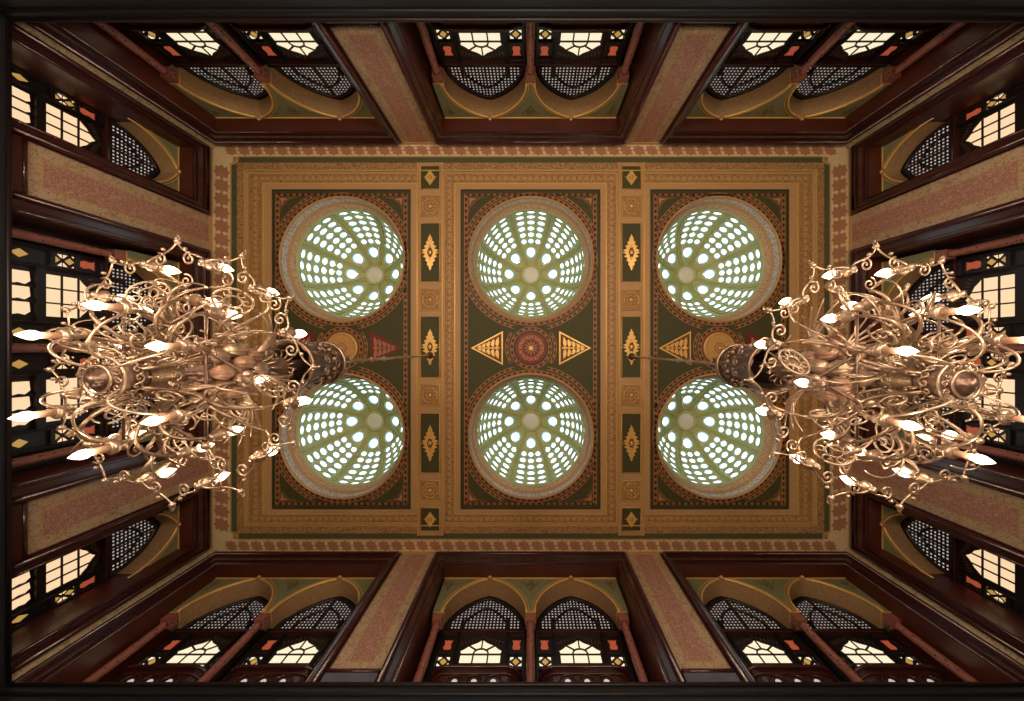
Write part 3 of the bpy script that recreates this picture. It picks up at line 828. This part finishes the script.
# columns ---------------------------------------------------------------
def make_column():
    root = empty('marble_column')
    mb = MB(); mb.lathe([(3.1, LED-1), (3.1, 215), (3.0, 240), (2.8, 268), (3.2, 270), (2.9, 271.5)], 'marble_pink', n=20); mb.build('shaft', root)
    mb = MB(); mb.box(-3.9, 3.9, -3.9, 3.9, 271.5, 278.6, 'marble_pink'); mb.box(-4.3, 4.3, -4.3, 4.3, 278.6, SPR, 'gold'); mb.build('capital', root)
    return root
col0 = [None]
def column(w, u, label):
    rz, fn = WALL[w]; p = fn(u)
    if col0[0] is None: o = col0[0] = make_column()
    else: o = copy_tree(col0[0])
    d = 16.0; off = {'front': (0, d), 'back': (0, -d), 'left': (-d, 0), 'right': (d, 0)}[w]
    place(o, (p[0]+off[0], p[1]+off[1], 0), rz)
    tag(o, label, 'column', 'pink marble columns under the arches')
    # timber post behind the column
# balcony boxes -------------------------------------------------------------
def make_box():
    root = empty('balcony_box')
    def plan(h, d, r=7, n=6):
        p = [(-h, 28)]+[(-h+r-r*cos(pi/2*i/n), d+r-r*sin(pi/2*i/n)) for i in range(n+1)]+[(h-r+r*sin(pi/2*i/n), d+r-r*cos(pi/2*i/n)) for i in range(n+1)]+[(h, 28)]
        return p
    mb = MB(); mb.flat(plan(30.5, 18.5, 11), LED-1, 236, 'dark_red_wood'); mb.build('box_body', root)
    mb = MB(); mb.flat(plan(32, 17, 11), 235.5, 238, 'mahogany')
    pl = plan(32, 16.8, 11); mb.tube([(x, y, 236.8) for x, y in pl], 1.1, 'mahogany', 6)
    pl = plan(31, 18, 11); mb.tube([(x, y, 233) for x, y in pl], .7, 'dark_red_wood', 6)
    mb.build('top_rail', root)
    mb = MB()
    for u in (-13, 0, 13):
        pts = [(u-5.6, 18, 221)]+[(u+5.6*-cos(pi*i/10), 18, 227+5*sin(pi*i/10)) for i in range(11)]+[(u+5.6, 18, 221)]
        mb.tube(pts, .55, 'mahogany', 5)
    mb.build('arch_carving', root)
    for u in (-13, 0, 13):
        mb = MB(); mb.wallp([(u+2*-cos(pi*i/8), 227.2+2.0*sin(pi*i/8)) for i in range(9)], 18.1, 18.6, 'pane_pale'); mb.build('lit_opening', root)
    return root
bx0 = [None]
def balcony(w, c, label):
    rz, fn = WALL[w]
    if bx0[0] is None: o = bx0[0] = make_box()
    else: o = copy_tree(bx0[0])
    place(o, fn(c), rz); tag(o, label, 'balcony box', 'bowed wooden boxes below the windows')

bayn = {'front': ('left', 'centre', 'right'), 'back': ('left', 'centre', 'right'), 'left': ('upper', 'centre', 'lower'), 'right': ('upper', 'centre', 'lower')}
SP = 76.0
for w in ('front', 'back'):
    wl = names[w]
    for i, (c, oa, ob) in enumerate(((-217, -313, -127.5), (0, -94.5, 94.5), (217, 127.5, 313))):
        a, b = LONG[i]; bn = bayn[w][i]; hasC = 'in' if i == 1 else 'in'
        bay_frame(w, a, b, oa, ob, 'glossy mahogany frame of the %s bay on the %s wall' % (bn, wl))
        arcade(w, c, 34.5, 2, 'green and gilt twin arches %s the %s bay on the %s wall' % ('in', bn, wl))
        for j in (-1, 1):
            sd = 'left' if j < 0 else 'right'
            window(w, c+j*SP/2, 1.0, False, 'dark lattice window with cream panes, %s arch of %s bay, %s wall' % (sd, bn, wl))
            balcony(w, c+j*SP/2, 'bowed dark wood box under %s window of %s bay, %s wall' % (sd, bn, wl))
        for j in (-1, 0, 1):
            column(w, c+j*(SP+(-1 if abs(j) else 0)), 'pink marble column %s of %s bay, %s wall' % ({-1: 'at left end', 0: 'in the middle', 1: 'at right end'}[j], bn, wl))
for w in ('left', 'right'):
    for i, (a, b) in enumerate(SIDE):
        bn = bayn[w][i]; c = (a+b)/2; o = (-198.6, -131) if i == 0 else (131, 198.6) if i == 2 else (-97, 97)
        bay_frame(w, a, b, o[0], o[1], 'glossy mahogany frame of the %s bay on the %s wall' % (bn, w))
        if i == 1:
            arcade(w, c, 34.5, 2, 'green and gilt twin arches behind the %s chandelier' % w)
            for j in (-1, 1):
                window(w, c+j*SP/2, 1.0, True, 'dark lattice window with peach panes, %s arch behind the %s chandelier' % ('upper' if j < 0 else 'lower', w))
            for j in (-1, 0, 1):
                column(w, c+j*(SP+(-1 if abs(j) else 0)), 'pink marble column %s of centre bay, %s wall' % ({-1: 'at upper end', 0: 'in the middle', 1: 'at lower end'}[j], w))
        else:
            arcade(w, c, 23.8, 1, 'single gilt arch of the %s bay on the %s wall' % (bn, w))
            window(w, c, .70, True, 'narrow dark lattice window with peach panes, %s bay, %s wall' % (bn, w))

# ------------------------------------------------------------------ chandeliers
def spiral(c, e1, e2, r0, turns, a0=0., shrink=.12, n=22, sg=1):
    pts = []
    for i in range(n+1):
        t = i/n; a = a0+sg*2*pi*turns*t; r = r0*(1-(1-shrink)*t)
        pts.append(tuple(c[j]+e1[j]*r*cos(a)+e2[j]*r*sin(a) for j in range(3)))
    return pts
def bez(p0, p1, p2, p3, n=14):
    return [tuple(((1-t)**3*a+3*(1-t)**2*t*b+3*(1-t)*t*t*c+t**3*d) for a, b, c, d in zip(p0, p1, p2, p3)) for t in [i/n for i in range(n+1)]]
LIGHTS = []
def make_chandelier(loc, label, A12, A8, A6, mirror):
    root = empty('chandelier', loc); tag(root, label, 'chandelier', 'gilt candle chandeliers')
    def P(r, a, z): return (r*cos(a), r*sin(a), z)
    # ceiling rose and hanging rod
    mb = MB(); mb.lathe([(3.6, F-.8), (3.4, F-3), (1.8, F-4.5), (1.2, F-8)], 'brass_dark', n=18); mb.build('ceiling_rose', root)
    mb = MB()
    mb.tube([(0, 0, F-4), (0, 0, 172)], .85, 'brass_pale', 8)
    for z in (286, 232, 214): mb.lathe([(.9, z+2), (1.7, z), (.9, z-2)], 'brass_pale', n=10)
    mb.build('hanging_rod', root)
    # crown and bell
    mb = MB()
    mb.lathe([(1.2, 186), (2.4, 184), (1.5, 182), (2.4, 180), (3.6, 178), (2.6, 175), (3.0, 172)], 'brass_dark', n=16)
    for i in range(8):
        a = 2*pi*i/8
        mb.tube(bez(P(2.2, a, 173), P(5, a, 175), P(5.5, a, 181), P(3.4, a, 182), 8), .45, 'brass_pale', 5)
        mb.ball(P(3.6, a, 176), .8, 'brass_pale', 6, 4)
    mb.build('crown', root)
    mb = MB()
    mb.lathe([(3.0, 173), (5.5, 172), (8.0, 169), (9.6, 165), (9.2, 163), (8.6, 158), (8.9, 150), (9.8, 143), (10.6, 140), (9.8, 139.4), (8.2, 144), (7.6, 152), (7.6, 160), (3, 168)], 'brass_dark', n=48, flute=12, fdepth=.05, cap=False)
    mb.tube([P(9.9, 2*pi*i/32, 165) for i in range(32)], .8, 'brass', 6, True)
    mb.tube([P(10.6, 2*pi*i/32, 140) for i in range(32)], .6, 'brass', 6, True)
    for i in range(12):
        a = 2*pi*i/12; e = (cos(a), sin(a), 0); t = (-sin(a), cos(a), 0)
        mb.tube(spiral(P(9.7, a, 159), t, (0,0,1), 2.0, 1.3, n=14), .38, 'brass', 4)
        mb.tube(spiral(P(9.9, a+pi/12, 151), t, (0,0,1), 2.0, 1.3, n=14), .38, 'brass_pale', 4)
        mb.tube(spiral(P(10.6, a, 144), e, (0,0,1), 1.6, 1.2, n=12), .34, 'brass', 4)
        mb.ball(P(9.2, a+pi/12, 158), .9, 'candle', 6, 4)
    mb.build('bell', root)
    # body
    mb = MB()
    mb.lathe([(2.2, 170), (2.6, 150), (2.0, 142), (3.4, 138), (3.6, 135), (2.0, 131), (1.8, 126), (2.8, 122)], 'brass', n=24, cap=False)
    mb.lathe([(2.8, 122), (5.0, 119), (6.4, 113), (6.8, 106), (5.6, 98), (3.6, 95), (2.9, 94)], 'brass_dark', n=48, flute=14, fdepth=.07, cap=False)
    pr = []
    for i in range(6): pr += [(3.2+.45*(i if i < 3 else 5-i), 95-1.7*i), (4.5+.45*(i if i < 3 else 5-i), 94.2-1.7*i)]
    mb.lathe(pr, 'brass', n=28, cap=False)
    mb.lathe([(4.0, 86.2), (4.0, 85.6), (2.6, 84), (3.6, 82.4), (2.9, 81), (3.7, 80), (2.9, 78.8), (1.3, 78.2), (1.6, 77.2), (.2, 76.6)], 'brass_dark', n=28)
    for i in range(12):
        a = 2*pi*i/12
        for z_, r_ in ((100.5, 6.6), (90.5, 6.0), (83.5, 4.0)): mb.tube(spiral(P(r_, a, z_), (-sin(a), cos(a), 0), (0,0,1), 1.3, 1.2, n=10), .24, 'brass_pale', 4)
    mb.build('body', root)
    # tiers of small fluted bulbs round the body
    for row, (zc, rr, nb, rs) in enumerate(((117, 6.6, 8, 1.0), (110, 8.0, 10, .95), (102.5, 7.2, 9, .9))):
        for i in range(nb):
            a = 2*pi*(i+.5*row)/nb; q = MB()
            q.lathe([(.3, zc+4), (1.6*rs, zc+3.2), (2.5*rs, zc+.8), (2.5*rs, zc-.8), (1.6*rs, zc-3.2), (.3, zc-4)], 'rose_glass' if (i+row) % 3 else 'brass_pale', c=P(rr, a, 0)[:2], n=40, flute=10, fdepth=.09)
            q.build('fluted_bulb', root)
    q = MB()
    for i in range(14):
        a = 2*pi*i/14
        q.tube(bez(P(2.8, a, 124), P(5, a, 130), P(8.5, a, 127), P(7.8, a, 122), 8), [.4, .5, .55, .55, .5, .45, .4, .3, .2], 'brass_pale', 4)
        q.tube(bez(P(2.2, a+.2, 134), P(4, a+.2, 139), P(7.5, a+.2, 137), P(6.8, a+.2, 133), 8), [.35, .45, .45, .45, .4, .35, .3, .25, .2], 'brass', 4)
    for i in range(9):
        a = 2*pi*i/9
        q.tube(spiral(P(5.8, a+.2, 95.5), (cos(a+.2), sin(a+.2), 0), (0,0,1), 2.0, 1.3, n=14), .32, 'brass_pale', 4)
        q.tube(spiral(P(4.8, a, 85.5), (cos(a), sin(a), 0), (0,0,1), 1.5, 1.2, n=12), .26, 'brass_pale', 4)
    q.build('acanthus_leaves', root)
    q = MB()   # pierced ring round the lower boss
    q.tube([P(5.2, 2*pi*i/28, 79.5) for i in range(28)], .38, 'brass_pale', 5, True)
    q.tube([P(3.2, 2*pi*i/28, 78.4) for i in range(28)], .3, 'brass_pale', 5, True)
    for i in range(14):
        a = 2*pi*i/14; q.tube(spiral(P(4.2, a, 79), (cos(a), sin(a), 0), (-sin(a), cos(a), 0), .85, 1.2, n=9), .2, 'brass_pale', 4)
    q.build('pierced_ring', root)
    def lamp(par, p, up, big=1.0):
        x, y, z = p; s = 1 if up else -1
        c = MB()
        c.lathe([(.3, z-s*2.2), (1.1, z-s*1.6), (.6, z-s*.9), (1.5, z), (1.8, z+s*1.1), (1.2, z+s*1.7)], 'brass_pale', c=(x, y), n=14)
        c.lathe([(.85, z+s*1.2), (.8, z+s*(4.6 if not up else 3.4))], 'candle', c=(x, y), n=10)
        c.build('candle_cup', par)
        b = MB(); z0 = z+s*(4.6 if not up else 3.4)
        big = big*1.25 if up else big; s = s*1.3 if up else s
        b.lathe([(.55, z0), (1.0*big, z0+s*1.1), (1.0*big, z0+s*2.0), (.6*big, z0+s*3.1), (.06, z0+s*4.2)], 'bulb_glow', c=(x, y), n=12, cap=False)
        b.build('bulb', par)
        LIGHTS.append((loc[0]+x, loc[1]+y, z0+s*2.4))
    def wheel(mb, c, e1, e2, r):
        mb.tube(spiral(c, e1, e2, r, 1.0, shrink=1.0, n=22), .34, 'brass_pale', 5)
        mb.tube(spiral(c, e1, e2, r*.45, 1.0, shrink=1.0, n=12), .25, 'brass_pale', 4)
        for i in range(6):
            a = 2*pi*i/6; cc = tuple(c[j]+(e1[j]*cos(a)+e2[j]*sin(a))*r*.68 for j in range(3))
            mb.tube(spiral(cc, e1, e2, r*.27, .9, a0=a, shrink=.5, n=8), .22, 'brass_pale', 4)
    # ring of twelve upright candles
    Z12 = 97.5; pos = []
    for k_, (a, r) in enumerate(A12):
        a = R(a); e = (cos(a), sin(a), 0); t = (-sin(a), cos(a), 0); up = (0,0,1); sg = 1 if k_ % 2 else -1
        am = MB()
        hub = P(5.5, a-sg*.10, 104)
        am.tube(bez(hub, P(r*.35, a-sg*.3, 86), P(r*.72, a-sg*.28, 92), P(r*.80, a-sg*.1, 103), 16), [.66-.02*i for i in range(17)], 'brass', 6)
        am.tube(bez(P(r*.80, a-sg*.1, 103), P(r*.84, a, 109), P(r*1.0, a+sg*.08, 104), P(r, a, Z12-2), 12), .40, 'brass', 6)
        am.tube(bez(P(6, a-sg*.1, 92), P(r*.4, a-sg*.2, 104), P(r*.6, a-sg*.2, 84), P(r*.80, a-sg*.1, 96), 14), .36, 'brass', 5)
        am.tube(spiral(P(r*.60, a-sg*.22, 99), e, up, 3.6, 1.6, a0=pi, n=26), .32, 'brass_pale', 5)
        am.tube(spiral(P(r*.90, a-sg*.04, 106), e, t, 2.2, 1.5, n=20), .27, 'brass_pale', 4)
        am.tube(spiral(P(r*.42, a-sg*.16, 93), t, up, 3.0, 1.5, n=20), .28, 'brass_pale', 4)
        if k_ % 2 == 0: wheel(am, P(r*.78, a+sg*.12, 98), tuple(.8*e[j]+.2*up[j] for j in range(3)), tuple(.75*t[j]+.6*up[j] for j in range(3)), 4.6)
        else:
            for f_ in (.5, .66): am.tube(bez(P(r*f_, a-sg*.2, 95), P(r*f_+3, a-sg*.28, 88), P(r*f_+6, a-sg*.2, 90), P(r*f_+4, a-sg*.12, 94), 8), [.5-.045*i for i in range(9)], 'brass_pale', 4)
        arm = am.build('candle_arm', root)
        p = P(r, a, Z12); pos.append((a, r)); lamp(arm, p, True)
    # zigzag festoons between neighbouring candles
    for (a, r), (a2, r2) in zip(pos, pos[1:]+pos[:1]):
        if a2 < a: a2 += 2*pi
        am_ = (a+a2)/2; rp = (r+r2)/2*1.17; fz = MB(); z = Z12-1
        A_, M_, B_ = P(r, a, z), P(rp, am_, z+1), P(r2, a2, z)
        for q0, s2 in ((A_, 1), (B_, -1)):
            aa = a if s2 > 0 else a2; rr = r if s2 > 0 else r2; dl = (a2-a)/2
            fz.tube(bez(q0, P(rr*1.10, aa+s2*dl*.22, z+1.5), P(rr*1.02, aa+s2*dl*.72, z), M_, 12), [.34-.01*i for i in range(13)], 'brass_pale', 5)
            cc = P(rr*1.015, aa+s2*dl*.50, z); am2 = aa+s2*dl*.5
            fz.tube(spiral(cc, (cos(am2), sin(am2), 0), (-sin(am2), cos(am2), 0), 1.9, 1.35, a0=0, n=18, sg=s2), .32, 'brass_pale', 4)
            fz.ball(P(rr*1.10, aa+s2*dl*.66, z), .55, 'brass_pale', 6, 4)
        fz.ball(M_, .85, 'brass_pale', 7, 5)
        fz.tube(spiral(P(rp+.9, am_, z+1), (cos(am_), sin(am_), 0), (0,0,1), .9, 1.1, n=9), .25, 'brass_pale', 4)
        fz.build('festoon', root)
    # middle ring
    for k_, (a, r) in enumerate(A8):
        a = R(a); e = (cos(a), sin(a), 0); t = (-sin(a), cos(a), 0); up = (0,0,1)
        am = MB()
        am.tube(bez(P(5, a+.12, 98), P(r*.5, a+.25, 82), P(r*.9, a+.1, 80), P(r, a, 90.5), 14), .45, 'brass', 6)
        am.tube(spiral(P(r*.62, a+.15, 90), e, up, 3.8, 1.7, n=26), .3, 'brass_pale', 4)
        am.tube(bez(P(r*.9, a+.05, 86), P(r*1.15, a+.05, 84), P(r*1.3, a+.1, 88), P(r*1.22, a+.12, 92), 9), .27, 'brass_pale', 4)
        arm = am.build('inner_arm', root)
        lamp(arm, P(r, a, 92.5), True)
    # lower ring of six downlights
    for k_, (a, r) in enumerate(A6):
        a = R(a); e = (cos(a), sin(a), 0); up = (0,0,1); t = (-sin(a), cos(a), 0)
        am = MB()
        am.tube(bez(P(4.5, a, 84), P(r*.5, a, 96), P(r*.95, a, 97), P(r, a, 84), 14), .48, 'brass', 6)
        am.tube(bez(P(4.5, a, 80), P(r*.4, a+.2, 72), P(r*.8, a+.1, 76), P(r*.95, a, 84), 12), .32, 'brass_pale', 5)
        am.tube(spiral(P(r*.55, a, 86.5), e, up, 3.4, 1.6, n=24), .3, 'brass_pale', 4)
        am.tube(spiral(P(r*1.12, a, 88), e, up, 2.3, 1.5, n=18, a0=pi), .26, 'brass_pale', 4)
        arm = am.build('lower_arm', root)
        lamp(arm, P(r, a, 83.5), False, 1.1)
    # star of stay rods
    V = [P(22.5, R(x), 93) for x in (0, 60, 120, 180, 240, 300)]
    for i in range(6):
        q = MB(); p0, p1 = V[i], V[(i+2) % 6]; q.tube([p0, p1], .42, 'brass_dark', 6)
        q.tube([p0, P(6, R(60*i), 116)], .38, 'brass', 5)
        q.ball(p0, 1.2, 'brass_pale', 8, 5); q.build('stay_rod', root)
    # feathered sprays under the fluted bulbs
    for i in range(6):
        a = 2*pi*i/6+.3; q = MB()
        for j in range(5):
            d = (j-2)*.07
            q.tube(bez(P(7, a, 116), P(14, a+d*.5, 120), P(19, a+d, 116-j*.8), P(25-abs(j-2)*1.6, a+d*2.2, 112-j), 8), [.6, .6, .58, .55, .5, .45, .4, .3, .2], 'brass_pale', 4)
        q.build('feather_spray', root)
    return root
# bearings (degrees, image frame) and radii of the candles, read off the photograph
K12, K8, K6 = 3.43, 3.67, 4.42
A12L = sorted([((math.degrees(math.atan2(y, x))) % 360, 32.3) for x, y in ((-32,-107),(25,-109),(71,-80),(98,-38),(97,27),(65,72),(20,105),(-36,103),(-91,71),(-108,20),(-105,-26),(-84,-80))])
A8L = sorted([(math.degrees(math.atan2(y, x)) % 360, 22.) for x, y in ((30,-77),(64,-77),(21,77),(57,65),(-48,-71),(-57,78),(67,5),(-67,-26))])
A6L = [(a, 17.) for a in (33, 96, 151, 217, 274, 333)]
make_chandelier((-100, 7.3, 0), 'large gilt chandelier with lit candle bulbs hanging at the left', A12L, A8L, A6L, 1)
A12R = sorted([((180-a) % 360, r) for a, r in [((x+4) % 360, 32.) for x, _ in A12L]])
A8R = sorted([((180-a) % 360, r) for a, r in A8L])
A6R = sorted([((180-a) % 360, 17.) for a, r in A6L])
make_chandelier((100.5, 8.4, 0), 'large gilt chandelier with lit candle bulbs hanging at the right', A12R, A8R, A6R, -1)

# ------------------------------------------------------------------ lights
BULB_W = 3.0
for i, (x, y, z) in enumerate(LIGHTS):
    l = bpy.data.lights.new('bulb_light', 'POINT'); l.energy = BULB_W; l.color = (1, .72, .46); l.shadow_soft_size = .015
    o = bpy.data.objects.new('bulb_light', l); COL.objects.link(o); o.location = (x*U, y*U, z*U+CAMZ)
# unseen warm fill lights added below camera height to brighten ceiling and walls
for x, y in ((-5, -3.4), (0, -3.6), (5, -3.4), (-2.5, -1.4), (2.5, -1.4)):
    l = bpy.data.lights.new('hall_fill', 'POINT'); l.energy = 330; l.color = (1, .80, .60); l.shadow_soft_size = .25
    o = bpy.data.objects.new('hall_fill', l); COL.objects.link(o); o.location = (x, y, .9)
# world: bright overcast sky above the domes
wld = bpy.data.worlds.new('sky'); scn.world = wld; wld.use_nodes = True; nt = wld.node_tree
bg = nt.nodes['Background']; bg.inputs[0].default_value = (.80, .92, 1.0, 1); bg.inputs[1].default_value = 2.4

# ------------------------------------------------------------------ camera
cd = bpy.data.cameras.new('camera'); cam = bpy.data.objects.new('camera', cd); COL.objects.link(cam)
cam.location = (0, 0, CAMZ); cam.rotation_euler = (pi, 0, 0)
cd.sensor_fit = 'HORIZONTAL'; cd.sensor_width = 36; cd.lens = 36*F/1024
cd.shift_x = -(VPX-512)/1024; cd.shift_y = (VPY-350.5)/1024
cd.clip_start = .02; cd.clip_end = 200
scn.camera = cam
vs = scn.view_settings; vs.view_transform = 'Standard'; vs.look = 'None'; vs.exposure = 0.; vs.gamma = 1; vs.use_curve_mapping = False
